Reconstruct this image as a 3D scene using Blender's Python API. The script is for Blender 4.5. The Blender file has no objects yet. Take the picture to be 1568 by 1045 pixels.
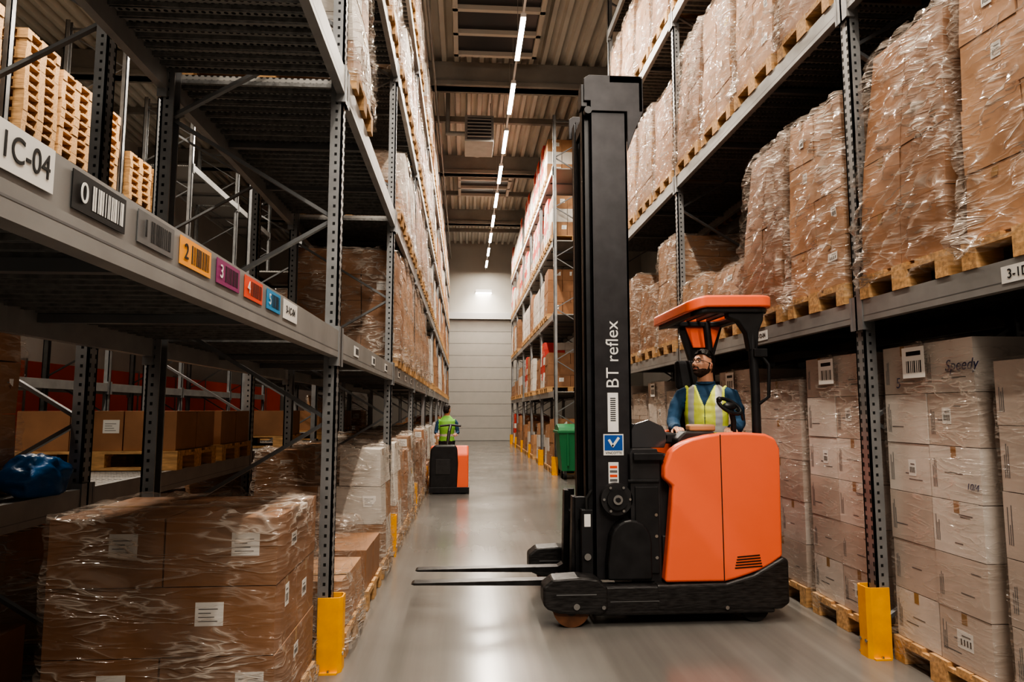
import bpy, bmesh, math, random
from mathutils import Vector, Matrix, noise
R=random.Random(7)
scene=bpy.context.scene
col=scene.collection
scene.view_settings.view_transform='AgX'
try: scene.view_settings.look='AgX - High Contrast'
except Exception: pass
scene.view_settings.exposure=.0
rad=math.radians

# ------------------------------------------------------------------ materials
MATS={}
def newmat(name):
    m=bpy.data.materials.new(name); m.use_nodes=True
    nt=m.node_tree; b=nt.nodes['Principled BSDF']
    MATS[name]=m
    return m,nt,b
def N(nt,t,**k):
    n=nt.nodes.new(t)
    for a,v in k.items(): setattr(n,a,v)
    return n
def simple(name,c,rough=.5,metal=0,noise_amt=.0,nscale=8,bump=0,coat=0,emit=0,spec=None,randv=0,stretch=(1,1,1)):
    m,nt,b=newmat(name)
    b.inputs['Base Color'].default_value=(*c,1); b.inputs['Roughness'].default_value=rough
    b.inputs['Metallic'].default_value=metal; b.inputs['Coat Weight'].default_value=coat
    b.inputs['Coat Roughness'].default_value=.12
    if spec is not None: b.inputs['Specular IOR Level'].default_value=spec
    if emit:
        b.inputs['Emission Color'].default_value=(*c,1); b.inputs['Emission Strength'].default_value=emit
    last=None
    if noise_amt or bump:
        tc=N(nt,'ShaderNodeTexCoord'); mp=N(nt,'ShaderNodeMapping'); mp.inputs['Scale'].default_value=stretch
        nz=N(nt,'ShaderNodeTexNoise'); nz.inputs['Scale'].default_value=nscale; nz.inputs['Detail'].default_value=5
        nt.links.new(tc.outputs['Object'],mp.inputs[0]); nt.links.new(mp.outputs[0],nz.inputs['Vector'])
        if noise_amt:
            r=N(nt,'ShaderNodeValToRGB')
            r.color_ramp.elements[0].position=.3; r.color_ramp.elements[1].position=.7
            r.color_ramp.elements[0].color=(*[x*(1-noise_amt) for x in c],1)
            r.color_ramp.elements[1].color=(*[min(1,x*(1+noise_amt)) for x in c],1)
            nt.links.new(nz.outputs['Fac'],r.inputs[0]); last=r.outputs[0]
            nt.links.new(last,b.inputs['Base Color'])
        if bump:
            bp=N(nt,'ShaderNodeBump'); bp.inputs['Strength'].default_value=bump; bp.inputs['Distance'].default_value=.01
            nt.links.new(nz.outputs['Fac'],bp.inputs['Height']); nt.links.new(bp.outputs[0],b.inputs['Normal'])
    if randv:
        oi=N(nt,'ShaderNodeObjectInfo'); mr=N(nt,'ShaderNodeMapRange')
        mr.inputs['To Min'].default_value=1-randv; mr.inputs['To Max'].default_value=1+randv
        hs=N(nt,'ShaderNodeHueSaturation')
        nt.links.new(oi.outputs['Random'],mr.inputs['Value']); nt.links.new(mr.outputs[0],hs.inputs['Value'])
        if last: nt.links.new(last,hs.inputs['Color'])
        else: hs.inputs['Color'].default_value=(*c,1)
        nt.links.new(hs.outputs[0],b.inputs['Base Color'])
    return m
simple('rack_steel',(.29,.295,.30),.42,.45,.18,6)
simple('beam_grey',(.32,.32,.315),.45,.3,.12,5)
simple('deck_steel',(.25,.25,.245),.42,.5,.3,25,bump=.3)
simple('hole_dark',(.012,.012,.012),.8)
simple('brace_steel',(.21,.215,.22),.45,.5,.1,6)
simple('guard_yellow',(.95,.42,.02),.45,0,.12,12)
simple('wood',(.56,.34,.165),.7,0,.3,7,bump=.3,randv=.15,stretch=(1,6,6))
simple('wood_dark',(.30,.17,.08),.75,0,.3,7,bump=.3,stretch=(1,6,6))
simple('card_brown',(.34,.175,.092),.60,0,.14,5,randv=.22)
simple('card_brown2',(.41,.228,.125),.60,0,.14,5,randv=.2)
simple('card_grey',(.50,.42,.365),.58,0,.12,3,randv=.12)
simple('card_pale',(.62,.56,.51),.58,0,.10,3,randv=.12)
simple('card_white',(.64,.60,.55),.6,0,.06,4,randv=.15)
simple('card_red',(.55,.05,.035),.5,0,.1,4)
simple('tape',(.36,.22,.11),.25)
simple('label_white',(.78,.77,.74),.5)
simple('ink_black',(.012,.012,.013),.5)
simple('ink_blue',(.03,.04,.12),.5)
simple('label_orange',(.95,.40,.06),.5)
simple('label_purple',(.30,.04,.16),.5)
simple('label_red',(.85,.10,.04),.5)
simple('label_blue',(.03,.28,.55),.5)
simple('decal_blue',(.015,.10,.38),.5)
simple('label_yellow',(.80,.50,.05),.5)
simple('truck_orange',(1.0,.19,.085),.36,0,.03,3,coat=.2)
simple('truck_black',(.024,.024,.026),.38,.1,.25,10,bump=.05)
simple('truck_dark',(.038,.037,.039),.45,.15,.2,14,bump=.08)
simple('mast_steel',(.040,.038,.041),.42,.3,.2,9)
simple('scuffed_black',(.034,.032,.032),.42,.2,.6,14,bump=.25,stretch=(1,1,6))
simple('fork_steel',(.07,.068,.07),.35,.8,.3,14)
simple('chrome',(.55,.55,.55),.2,1)
simple('rubber',(.02,.02,.02),.7)
simple('wheel_brown',(.16,.07,.035),.5,0,.3,12)
simple('cushion',(.03,.03,.033),.75)
simple('screen_tint',(.06,.06,.065),.12,0,coat=.6)
simple('skin',(.56,.30,.20),.5,0,.06,20)
simple('hair',(.016,.012,.010),.6,0,.3,60,bump=.6)
simple('beard',(.06,.034,.024),.8,0,.4,80,bump=.6)
simple('eye_white',(.7,.68,.65),.3)
simple('lips',(.40,.15,.11),.5)
simple('shirt_navy',(.018,.062,.125),.8,0,.25,12,bump=.4)
simple('hivis',(.78,.86,.15),.65,0,.10,14,bump=.35)
simple('hivis_green',(.25,.62,.12),.65,0,.1,14)
simple('reflective',(.62,.62,.60),.35,.1)
simple('trousers',(.03,.03,.04),.85)
simple('steel_door',(.47,.45,.42),.5,0,.03,3)
simple('bin_green',(.03,.20,.08),.45)
simple('bag_blue',(.01,.13,.36),.3,0,.2,14,bump=.6)
simple('lamp_housing',(.6,.6,.6),.5)
simple('lamp_glow',(1,.95,.87),.5,emit=26)
simple('concrete_beam',(.28,.265,.245),.85,0,.12,2,bump=.2)
simple('duct_metal',(.36,.35,.33),.5,.3,.1,4)
simple('skylight_frame',(.55,.52,.47),.6)
simple('skylight_dark',(.045,.045,.05),.3)
simple('wall_paint',(.46,.44,.405),.7,0,.05,1)
simple('wall_orange',(1.0,.13,.04),.6,0,.05,2)
simple('ceiling_sheet',(.58,.555,.505),.55,0,.08,1)

def perf():
    m,nt,b=newmat('deck_perforated')
    b.inputs['Metallic'].default_value=.35; b.inputs['Roughness'].default_value=.45
    tc=N(nt,'ShaderNodeTexCoord'); vo=N(nt,'ShaderNodeTexVoronoi'); vo.inputs['Scale'].default_value=26; vo.inputs['Randomness'].default_value=0
    nt.links.new(tc.outputs['Object'],vo.inputs['Vector'])
    r=N(nt,'ShaderNodeValToRGB'); r.color_ramp.elements[0].position=.33; r.color_ramp.elements[1].position=.40
    r.color_ramp.elements[0].color=(.035,.035,.035,1); r.color_ramp.elements[1].color=(.42,.41,.39,1)
    nt.links.new(vo.outputs['Distance'],r.inputs[0]); nt.links.new(r.outputs[0],b.inputs['Base Color'])
perf()
def film(name,strong=1.0,base=.10,width=.026):
    m=bpy.data.materials.new(name); m.use_nodes=True; MATS[name]=m
    nt=m.node_tree; b=nt.nodes['Principled BSDF']; out=nt.nodes['Material Output']
    b.inputs['Base Color'].default_value=(.56,.49,.43,1); b.inputs['Roughness'].default_value=.10; b.inputs['Specular IOR Level'].default_value=1.0
    tc=N(nt,'ShaderNodeTexCoord')
    def ridged(rot,sc,scale):
        mp=N(nt,'ShaderNodeMapping'); mp.inputs['Rotation'].default_value=rot; mp.inputs['Scale'].default_value=sc
        nz=N(nt,'ShaderNodeTexNoise'); nz.inputs['Scale'].default_value=scale; nz.inputs['Detail'].default_value=3; nz.inputs['Distortion'].default_value=.8
        nt.links.new(tc.outputs['Object'],mp.inputs[0]); nt.links.new(mp.outputs[0],nz.inputs['Vector'])
        s=N(nt,'ShaderNodeMath',operation='SUBTRACT'); s.inputs[1].default_value=.5; nt.links.new(nz.outputs['Fac'],s.inputs[0])
        a=N(nt,'ShaderNodeMath',operation='ABSOLUTE'); nt.links.new(s.outputs[0],a.inputs[0]); return a.outputs[0]
    r1=ridged((rad(30),rad(-26),rad(10)),(1.3,1.3,8),1.7)
    r2=ridged((rad(-38),rad(34),rad(-20)),(1.2,1.2,5),1.5)
    mn=N(nt,'ShaderNodeMath',operation='MINIMUM'); nt.links.new(r1,mn.inputs[0]); nt.links.new(r2,mn.inputs[1])
    nz2=N(nt,'ShaderNodeTexNoise'); nz2.inputs['Scale'].default_value=2.4; nt.links.new(tc.outputs['Object'],nz2.inputs['Vector'])
    r=N(nt,'ShaderNodeValToRGB'); e=r.color_ramp.elements
    e[0].position=.0; e[0].color=(.9*strong,)*3+(1,); e[1].position=width; e[1].color=(base,)*3+(1,)  # pale opaque crease streaks paint the wrap's white highlights into its colour mix
    nt.links.new(mn.outputs[0],r.inputs[0])
    mr=N(nt,'ShaderNodeMapRange'); mr.inputs['From Min'].default_value=.38; mr.inputs['From Max'].default_value=.62; mr.inputs['To Min'].default_value=.2; mr.inputs['To Max'].default_value=1.4
    mu=N(nt,'ShaderNodeMath',operation='MULTIPLY'); mu.use_clamp=True
    nt.links.new(nz2.outputs['Fac'],mr.inputs['Value']); nt.links.new(r.outputs[0],mu.inputs[0]); nt.links.new(mr.outputs[0],mu.inputs[1])
    bp=N(nt,'ShaderNodeBump'); bp.inputs['Strength'].default_value=1; bp.inputs['Distance'].default_value=.11; bp.invert=True
    mm=N(nt,'ShaderNodeMath',operation='MINIMUM'); mm.inputs[1].default_value=.12; nt.links.new(mn.outputs[0],mm.inputs[0])
    nt.links.new(mm.outputs[0],bp.inputs['Height']); nt.links.new(bp.outputs[0],b.inputs['Normal'])
    tr=N(nt,'ShaderNodeBsdfTransparent'); mx=N(nt,'ShaderNodeMixShader')
    nt.links.new(mu.outputs[0],mx.inputs[0]); nt.links.new(tr.outputs[0],mx.inputs[1]); nt.links.new(b.outputs[0],mx.inputs[2])
    nt.links.new(mx.outputs[0],out.inputs['Surface'])
film('stretch_film',.95,.20); film('stretch_film_light',.45,.12,.02)
def floormat():
    m,nt,b=newmat('polished_concrete')
    tc=N(nt,'ShaderNodeTexCoord')
    n1=N(nt,'ShaderNodeTexNoise'); n1.inputs['Scale'].default_value=.7; n1.inputs['Detail'].default_value=5
    n2=N(nt,'ShaderNodeTexNoise'); n2.inputs['Scale'].default_value=30; n2.inputs['Detail'].default_value=4
    mp=N(nt,'ShaderNodeMapping'); mp.inputs['Scale'].default_value=(9,.30,1)
    n3=N(nt,'ShaderNodeTexNoise'); n3.inputs['Scale'].default_value=1.1; n3.inputs['Detail'].default_value=6
    nt.links.new(tc.outputs['Object'],n1.inputs['Vector']); nt.links.new(tc.outputs['Object'],n2.inputs['Vector'])
    nt.links.new(tc.outputs['Object'],mp.inputs[0]); nt.links.new(mp.outputs[0],n3.inputs['Vector'])
    a=N(nt,'ShaderNodeMath',operation='ADD'); nt.links.new(n1.outputs['Fac'],a.inputs[0]); nt.links.new(n3.outputs['Fac'],a.inputs[1])
    h=N(nt,'ShaderNodeMath',operation='MULTIPLY'); h.inputs[1].default_value=.5; nt.links.new(a.outputs[0],h.inputs[0])
    r=N(nt,'ShaderNodeValToRGB'); e=r.color_ramp.elements
    e[0].position=.36; e[0].color=(.160,.152,.142,1); e[1].position=.66; e[1].color=(.215,.204,.190,1)
    nt.links.new(h.outputs[0],r.inputs[0]); nt.links.new(r.outputs[0],b.inputs['Base Color'])
    mr=N(nt,'ShaderNodeMapRange'); mr.inputs['From Min'].default_value=.3; mr.inputs['From Max'].default_value=.7; mr.inputs['To Min'].default_value=.15; mr.inputs['To Max'].default_value=.25
    nt.links.new(n1.outputs['Fac'],mr.inputs['Value']); nt.links.new(mr.outputs[0],b.inputs['Roughness'])
    bp=N(nt,'ShaderNodeBump'); bp.inputs['Strength'].default_value=.03; nt.links.new(n2.outputs['Fac'],bp.inputs['Height']); nt.links.new(bp.outputs[0],b.inputs['Normal'])
floormat()

# ------------------------------------------------------------------ mesh builder
def frame(d,up=Vector((0,0,1))):
    d=d.normalized()
    if abs(d.dot(up))>.98: up=Vector((1,0,0))
    s=d.cross(up).normalized(); u=s.cross(d).normalized()
    return s,u
class MB:
    def __init__(s): s.v=[];s.f=[];s.m=[];s.sm=[];s.mats=[]
    def mi(s,n):
        if n not in s.mats: s.mats.append(n)
        return s.mats.index(n)
    def add(s,vs,fs,mat,smooth=False):
        o=len(s.v); s.v+= [tuple(v) for v in vs]; k=s.mi(mat)
        for f in fs: s.f.append([o+i for i in f]); s.m.append(k); s.sm.append(smooth)
    def box(s,x0,y0,z0,x1,y1,z1,mat):
        if x0>x1:x0,x1=x1,x0
        if y0>y1:y0,y1=y1,y0
        if z0>z1:z0,z1=z1,z0
        s.add([(x0,y0,z0),(x1,y0,z0),(x1,y1,z0),(x0,y1,z0),(x0,y0,z1),(x1,y0,z1),(x1,y1,z1),(x0,y1,z1)],
          [(3,2,1,0),(4,5,6,7),(0,1,5,4),(1,2,6,5),(2,3,7,6),(3,0,4,7)],mat)
    def bar(s,p,q,w,h,mat,up=(0,0,1)):
        p=Vector(p);q=Vector(q); a,b=frame(q-p,Vector(up)); a*=w/2;b*=h/2
        s.add([p-a-b,p+a-b,p+a+b,p-a+b,q-a-b,q+a-b,q+a+b,q-a+b],
          [(0,1,2,3),(7,6,5,4),(4,5,1,0),(5,6,2,1),(6,7,3,2),(7,4,0,3)],mat)
    def cyl(s,p,q,r,mat,n=16,r2=None,cap=True):
        p=Vector(p);q=Vector(q); r2=r if r2 is None else r2; a,b=frame(q-p)
        vs=[];
        for c,rr in((p,r),(q,r2)):
            for i in range(n):
                t=2*math.pi*i/n; vs.append(c+a*math.cos(t)*rr+b*math.sin(t)*rr)
        s.add(vs,[(i,(i+1)%n,n+(i+1)%n,n+i) for i in range(n)],mat,True)
        if cap: s.add(vs,[tuple(range(n-1,-1,-1)),tuple(range(n,2*n))],mat)
    def prism(s,poly,a0,a1,mat,axis='Y'):
        def P(u,w,a):
            return (u,a,w) if axis=='Y' else ((a,u,w) if axis=='X' else (u,w,a))
        n=len(poly); vs=[P(u,w,a0) for u,w in poly]+[P(u,w,a1) for u,w in poly]
        s.add(vs,[tuple(range(n)),tuple(range(2*n-1,n-1,-1))]+[(i,n+i,n+(i+1)%n,(i+1)%n) for i in range(n)],mat)
    def tube(s,pts,rs,mat,n=12,cap=True):
        pts=[Vector(p) for p in pts]
        if not isinstance(rs,(list,tuple)): rs=[rs]*len(pts)
        vs=[]; pa=None
        for i,p in enumerate(pts):
            d=(pts[min(i+1,len(pts)-1)]-pts[max(i-1,0)]).normalized()
            if pa is None: a,_=frame(d)
            else: a=(pa-d*pa.dot(d)).normalized()
            pa=a
            b=d.cross(a)
            r=rs[i]; rx,ry=(r if isinstance(r,(tuple,list)) else (r,r))
            for k in range(n):
                t=2*math.pi*k/n; vs.append(p+a*math.cos(t)*rx+b*math.sin(t)*ry)
        m=len(pts)
        s.add(vs,[(j*n+i,j*n+(i+1)%n,(j+1)*n+(i+1)%n,(j+1)*n+i) for j in range(m-1) for i in range(n)],mat,True)
        if cap: s.add(vs,[tuple(range(n-1,-1,-1)),tuple(range((m-1)*n,m*n))],mat)
    def rings(s,rs,mat,n=32,ex=2.0):
        vs=[]
        f=lambda a:math.copysign(abs(a)**(2/ex),a)
        for z,cx,cy,rx,ry in rs:
            for k in range(n):
                t=2*math.pi*k/n
                vs.append((cx+rx*f(math.cos(t)),cy+ry*f(math.sin(t)),z))
        m=len(rs)
        s.add(vs,[(j*n+i,j*n+(i+1)%n,(j+1)*n+(i+1)%n,(j+1)*n+i) for j in range(m-1) for i in range(n)]+[tuple(range(n-1,-1,-1)),tuple(range((m-1)*n,m*n))],mat,True)
    def sphere(s,c,r,mat,n=16,m=10):
        rx,ry,rz=(r if isinstance(r,(tuple,list)) else (r,r,r)); vs=[]
        for j in range(m+1):
            p=math.pi*j/m
            for i in range(n):
                t=2*math.pi*i/n; vs.append((c[0]+rx*math.sin(p)*math.cos(t),c[1]+ry*math.sin(p)*math.sin(t),c[2]+rz*math.cos(p)))
        s.add(vs,[(j*n+i,(j+1)*n+i,(j+1)*n+(i+1)%n,j*n+(i+1)%n) for j in range(m) for i in range(n)],mat,True)
    def mesh(s,name,fix=True,allsm=False):
        me=bpy.data.meshes.new(name); me.from_pydata(s.v,[],s.f)
        for n in s.mats: me.materials.append(MATS[n])
        me.polygons.foreach_set('material_index',s.m); me.polygons.foreach_set('use_smooth',[True]*len(s.sm) if allsm else s.sm)
        if fix:
            bm=bmesh.new(); bm.from_mesh(me)
            bmesh.ops.recalc_face_normals(bm,faces=bm.faces); bm.to_mesh(me); bm.free()
        me.update(); return me
    def obj(s,name,parent=None,bevel=0,fix=True,loc=None,seg=2,hard=False):
        o=bpy.data.objects.new(name,s.mesh(name,fix,hard)); col.objects.link(o)
        if parent: o.parent=parent
        if loc: o.location=loc
        if bevel:
            b=o.modifiers.new('bevel','BEVEL'); b.width=bevel; b.segments=seg; b.limit_method='ANGLE'; b.angle_limit=rad(30); b.harden_normals=hard
        return o
def empty(name,loc=(0,0,0)):
    e=bpy.data.objects.new(name,None); e.location=loc; e.empty_display_size=.2; col.objects.link(e); return e
def inst(name,me,loc,rz=0,parent=None,sc=None):
    o=bpy.data.objects.new(name,me); o.location=loc; o.rotation_euler=(0,0,rz); col.objects.link(o)
    if parent:o.parent=parent
    if sc:o.scale=sc
    return o
def text(name,body,size,mtx,mat,parent=None,ax='CENTER',shear=0):
    c=bpy.data.curves.new(name,'FONT'); c.body=body; c.size=size; c.align_x=ax; c.align_y='CENTER'; c.extrude=.0006; c.shear=shear
    c.materials.append(MATS[mat]); o=bpy.data.objects.new(name,c); col.objects.link(o); o.matrix_world=mtx
    if parent:o.parent=parent
    return o
def cols(x,y,z,loc):
    m=Matrix((x,y,z)).transposed().to_4x4(); m.translation=loc; return m
FX=lambda loc,k=1:cols((0,1,0),(0,0,k),(1,0,0),loc)
FNX=lambda loc:cols((0,-1,0),(0,0,1),(-1,0,0),loc)
FNY=lambda loc:cols((1,0,0),(0,0,1),(0,-1,0),loc)
FNYV=lambda loc:cols((0,0,1),(-1,0,0),(0,-1,0),loc)

# ------------------------------------------------------------------ people (built first: remeshing is evaluated in a small scene)
def fuse(b,name,voxel,smooth_it,matfn,parent,puff=()):
    me=b.mesh(name+'_src'); o=bpy.data.objects.new(name+'_src',me); col.objects.link(o)
    r=o.modifiers.new('r','REMESH'); r.mode='VOXEL'; r.voxel_size=voxel
    s=o.modifiers.new('s','SMOOTH'); s.iterations=smooth_it; s.factor=.5
    dg=bpy.context.evaluated_depsgraph_get(); ev=o.evaluated_get(dg)
    m2=bpy.data.meshes.new_from_object(ev); m2.name=name
    bpy.data.objects.remove(o)
    m2.materials.clear(); names=[]; fm=[]
    for p in m2.polygons:
        n=matfn(p.center,p.normal)
        if n not in names: names.append(n)
        fm.append(n)
    for n in names: m2.materials.append(MATS[n])
    grow=set(); keep=set()
    for p,n in zip(m2.polygons,fm):
        p.material_index=names.index(n); p.use_smooth=True
        (grow if n in puff else keep).update(p.vertices)
    if puff:
        nrm=[tuple(v.normal) for v in m2.vertices]
        cs=[0.0]*(3*len(m2.vertices)); m2.vertices.foreach_get('co',cs)
        for i in range(len(nrm)):
            x,y,z=cs[3*i:3*i+3]; d=0
            if i in grow and i not in keep: d+=.007
            if z<.6: d+=.006*noise.noise(Vector((x*11,y*11,z*22)))
            nx,ny,nz=nrm[i]; cs[3*i]=x+nx*d; cs[3*i+1]=y+ny*d; cs[3*i+2]=z+nz*d
        m2.vertices.foreach_set('co',cs); m2.update()
    o=bpy.data.objects.new(name,m2); col.objects.link(o); o.parent=parent; return o
def headparts(parent,loc,yaw,pitch,beard=True,glasses=True,s=1.0):
    H=empty('head',loc); H.parent=parent; H.rotation_euler=(pitch,0,yaw); H.rotation_mode='XYZ'; H.scale=(s,)*3
    def shape(v):
        x,y,z=v; X=x*.078; Y=y*.095; Z=z*.118
        fr=1 if y<0 else 0
        g=lambda a,b_,c,sx,sz: math.exp(-((X-a)/sx)**2-((Z-b_)/sz)**2)*fr*c
        if z<0:
            t=-z
            X*=(1-.12*t) if t<.55 else (1-.12*t)*(1-.55*(t-.55))
            if y>0: Y*=1-.45*t
            else: Y*=1-.05*t
        if z<-.4 and y<0: Y-=.016*min(1,(-z-.4)/.4)
        if z<-.75: Z+=.010*(-z-.75)/.25
        X*=1-.06*math.exp(-((abs(x)-1)/.25)**2)*(z>0)
        d=0
        d+=g(0,-.026,.020,.0115,.012)+g(0,-.008,.013,.0075,.024)+g(.012,-.030,.007,.006,.006)+g(-.012,-.030,.007,.006,.006)
        d+=g(.030,.007,-.012,.016,.011)+g(-.030,.007,-.012,.016,.011)
        d+=g(0,.028,.005,.045,.009)
        d+=g(0,-.050,.005,.022,.005)+g(0,-.060,.005,.020,.006)-g(0,-.0555,.003,.02,.002)-g(0,-.072,.004,.02,.006)
        d+=g(.045,-.022,.005,.016,.016)+g(-.045,-.022,.005,.016,.016)
        d+=g(0,-.095,.008,.020,.014)
        Y-=d
        return Vector((X,Y,Z))
    def ico(level):
        bm=bmesh.new(); bmesh.ops.create_icosphere(bm,subdivisions=level,radius=1); return bm
    bm=ico(6)
    for v in bm.verts: v.co=shape(v.co)
    me=bpy.data.meshes.new('face'); bm.to_mesh(me); bm.free()
    me.materials.append(MATS['skin']); me.materials.append(MATS['lips'])
    for p in me.polygons:
        p.use_smooth=True; c=p.center
        if c.y<-.06 and abs(c.z+.0555)<.0085*(1-(c.x/.026)**2): p.material_index=1
    o=bpy.data.objects.new('face',me); col.objects.link(o); o.parent=H
    def shell(name,mat,cond,off,amp,th=.008):
        bm=ico(6)
        for v in bm.verts: v.co=shape(v.co.copy())
        dead=[f for f in bm.faces if not cond(f.calc_center_median())]
        bmesh.ops.delete(bm,geom=dead,context='FACES')
        for v in bm.verts:
            n_=v.co.normalized(); c=v.co
            v.co=c+n_*((off(c) if callable(off) else off)+amp*noise.noise(Vector((c.x*90,c.y*40,c.z*60)))+amp*.8*noise.noise(c*30))
        me=bpy.data.meshes.new(name); bm.to_mesh(me); bm.free(); me.materials.append(MATS[mat])
        for p in me.polygons:p.use_smooth=True
        o=bpy.data.objects.new(name,me); col.objects.link(o); o.parent=H
        sd=o.modifiers.new('s','SOLIDIFY'); sd.thickness=th; sd.offset=-1
    hn=lambda c: .005*noise.noise(c*60)
    def hairc(c):
        z=c.z+hn(c); y=c.y+hn(c)
        if z>.066-.25*max(0,y+.05): return z>.020 or y>.02
        return (y>.012 and z>-.005) or (y>.035 and z>-.062)
    shell('hair','hair',hairc,lambda c:.005+.016*max(0,min(1,(c.z-.03)/.06))+.003*(c.y>.03),.005,.005)
    if beard:
        def bc(c):
            z=c.z+hn(c)*.6
            if c.y>.016: return False
            if abs(c.x)>.052 and -.016<c.y: return z<.018 and z>-.075
            jaw=z<-.060+.42*max(0,abs(c.x)-.022)
            lip=abs(c.z+.0555)<.0085*(1-(c.x/.026)**2)
            mous=abs(c.x)<.028 and -.048<c.z<-.0395 and c.y<-.05
            cor=.022<abs(c.x)<.034 and -.062<c.z<-.044 and c.y<-.05
            return (jaw or mous or cor) and not lip and c.z>-.118
        shell('beard','beard',bc,.0012,.0010,.0022)
    b=MB()
    for sx in(-1,1):
        b.sphere((sx*.030,-.0765,.006),(.0125,.010,.0072),'eye_white',20,14); b.sphere((sx*.030-.0015,-.0855,.0075),(.0052,.003,.0052),'hair',12,8)
        b.tube([(sx*.017,-.0835,.0115),(sx*.030,-.0885,.0145),(sx*.043,-.081,.0105)],[.0018,.0026,.0015],'skin',8)
        b.tube([(sx*.014,-.096,.026),(sx*.03,-.096,.031),(sx*.047,-.086,.026)],[.0028,.0042,.002],'hair',8)
        b.sphere((sx*.076,.010,-.006),(.008,.018,.030),'skin',16,12); b.sphere((sx*.081,.006,-.004),(.004,.010,.018),'lips',10,8)
        if glasses:
            rg=[(sx*.033+.0215*math.cos(t),-.101+.22*(abs(.0215*math.cos(t))*(1 if sx*math.cos(t)>0 else 0)),.005+.0175*math.sin(t)) for t in [i*math.pi/12 for i in range(25)]]
            b.tube(rg,.0020,'ink_black',6); b.tube([(sx*.055,-.097,.010),(sx*.077,-.06,.010),(sx*.081,.008,.008)],.0020,'ink_black',6)
    if glasses: b.tube([(-.0115,-.101,.009),(0,-.104,.011),(.0115,-.101,.009)],.0022,'ink_black',6)
    o=b.obj('face_details'); o.parent=H
    return H
def hand(parent,wrist,d,up,side,curl=.7,mat='skin'):
    d=Vector(d).normalized(); up=(Vector(up)-d*Vector(up).dot(d)).normalized(); s=d.cross(up).normalized()*side
    w=Vector(wrist); b=MB()
    def pt(a,c,u): return w+d*a+s*c+up*u
    base=[.030,.010,-.010,-.029]; L=[.072,.080,.074,.060]; rr_=[.0088,.0092,.0088,.0078]
    b.tube([pt(-.04,0,0),pt(0,0,0),pt(.03,0,0)],[(.026,.026),(.024,.018),(.026,.014)],mat,12)
    for k in range(4):
        mc=pt(.088-.004*abs(k-1),base[k],0)
        b.tube([pt(.0,base[k]*.5,0),pt(.045,base[k]*.85,0),mc],[.014,.0135,.012],mat,10)
        p=mc; ang=0; pts=[p]
        for j,f in enumerate((.46,.30,.24)):
            ang+=curl*(.45 if j==0 else .75)
            p=p+(d*math.cos(ang)-up*math.sin(ang))*L[k]*f; pts.append(p)
        b.tube(pts,[rr_[k]*1.05,rr_[k],rr_[k]*.92,rr_[k]*.75],mat,10)
    t0=pt(.018,.018,-.004)
    b.tube([t0,pt(.045,.042,-.014),pt(.072,.052,-.026),pt(.092,.046,-.036)],[.014,.0115,.0098,.0075],mat,10)
    return fuse(b,'hand',.0042,2,lambda c,n:mat,parent)
D=empty('forklift_driver',(1.975,5.50,1.125)); D.rotation_euler=(0,0,rad(-26))
b=MB()
b.rings([(-.04,0,.03,.13,.10),(.0,0,.02,.165,.13),(.09,0,.01,.172,.135),(.20,0,0,.160,.120),(.32,0,-.005,.168,.122),(.43,0,0,.182,.120),(.50,0,.008,.178,.105),(.545,0,.015,.150,.090),(.575,0,.015,.10,.075),(.60,0,.010,.072,.068)],'skin',36,2.3)
b.rings([(.52,0,.010,.08,.07),(.60,0,.002,.066,.066),(.66,0,-.006,.062,.065),(.71,0,-.010,.058,.062)],'skin',24)
RA=[(-.13,.01,.525),(-.192,.005,.495),(-.240,-.035,.39),(-.255,-.09,.28),(-.23,-.20,.235),(-.195,-.33,.232)]
LA=[(.13,.01,.525),(.192,.005,.495),(.240,-.02,.38),(.255,-.06,.27),(.245,-.17,.235),(.225,-.30,.235)]
AR=[.055,.066,.060,.054,.048,.038]
b.tube(RA,AR,'skin',14); b.tube(LA,AR,'skin',14)
for sx in(-1,1):
    b.tube([(sx*.09,.0,.06),(sx*.11,-.2,.07),(sx*.12,-.38,.05),(sx*.12,-.37,-.15),(sx*.12,-.33,-.44)],[.10,.085,.065,.056,.042],'skin',14)
    b.tube([(sx*.12,-.28,-.47),(sx*.12,-.38,-.48),(sx*.13,-.46,-.49)],[(.045,.04),(.045,.032),(.035,.022)],'skin',12)
def dseg(p,a,b_):
    a=Vector(a);b_=Vector(b_); t=max(0,min(1,(p-a).dot(b_-a)/(b_-a).length_squared)); return (p-a-(b_-a)*t).length
def bodymat(c,n):
    x,y,z=c
    if z<-.38: return 'truck_black'
    if z<.07 or (y<-.14 and z<.16 and abs(x)<.20): return 'trousers'
    if z>.578: return 'shirt_navy' if z<.608 else 'skin'
    if abs(x)>.152+.03*max(0,(.5-z)):
        arm=min(min(dseg(c,A[i],A[i+1]) for i in range(1,5)) for A in(RA,LA))
        if arm<.078: return 'shirt_navy'
    if y<0 and z>.40 and abs(x)<(z-.40)*.42: return 'shirt_navy'
    if .082<abs(x)<.130 and z>.25: return 'reflective'
    if .20<z<.25: return 'reflective'
    if y<0 and abs(x)<.003: return 'shirt_navy'
    return 'hivis'
fuse(b,'body',.0055,5,bodymat,D,('hivis','reflective'))
headparts(D,(-.012,-.022,.742),rad(-36),rad(-17))
hand(D,(-.190,-.352,.232),(.35,-.9,-.02),(0,0,1),1,.5)
hand(D,(.222,-.322,.235),(-.15,-.95,-.05),(0,0,1),-1,.6)
b=MB(); b.tube([(-.197,-.315,.232),(-.190,-.345,.232)],.038,'shirt_navy',14); b.tube([(.227,-.285,.235),(.222,-.315,.235)],.038,'shirt_navy',14)
b.tube([(.068*math.cos(t),.003+.068*math.sin(t),.604+.012*math.sin(t)) for t in [i*math.pi/14 for i in range(29)]],.0095,'shirt_navy',10)
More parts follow.
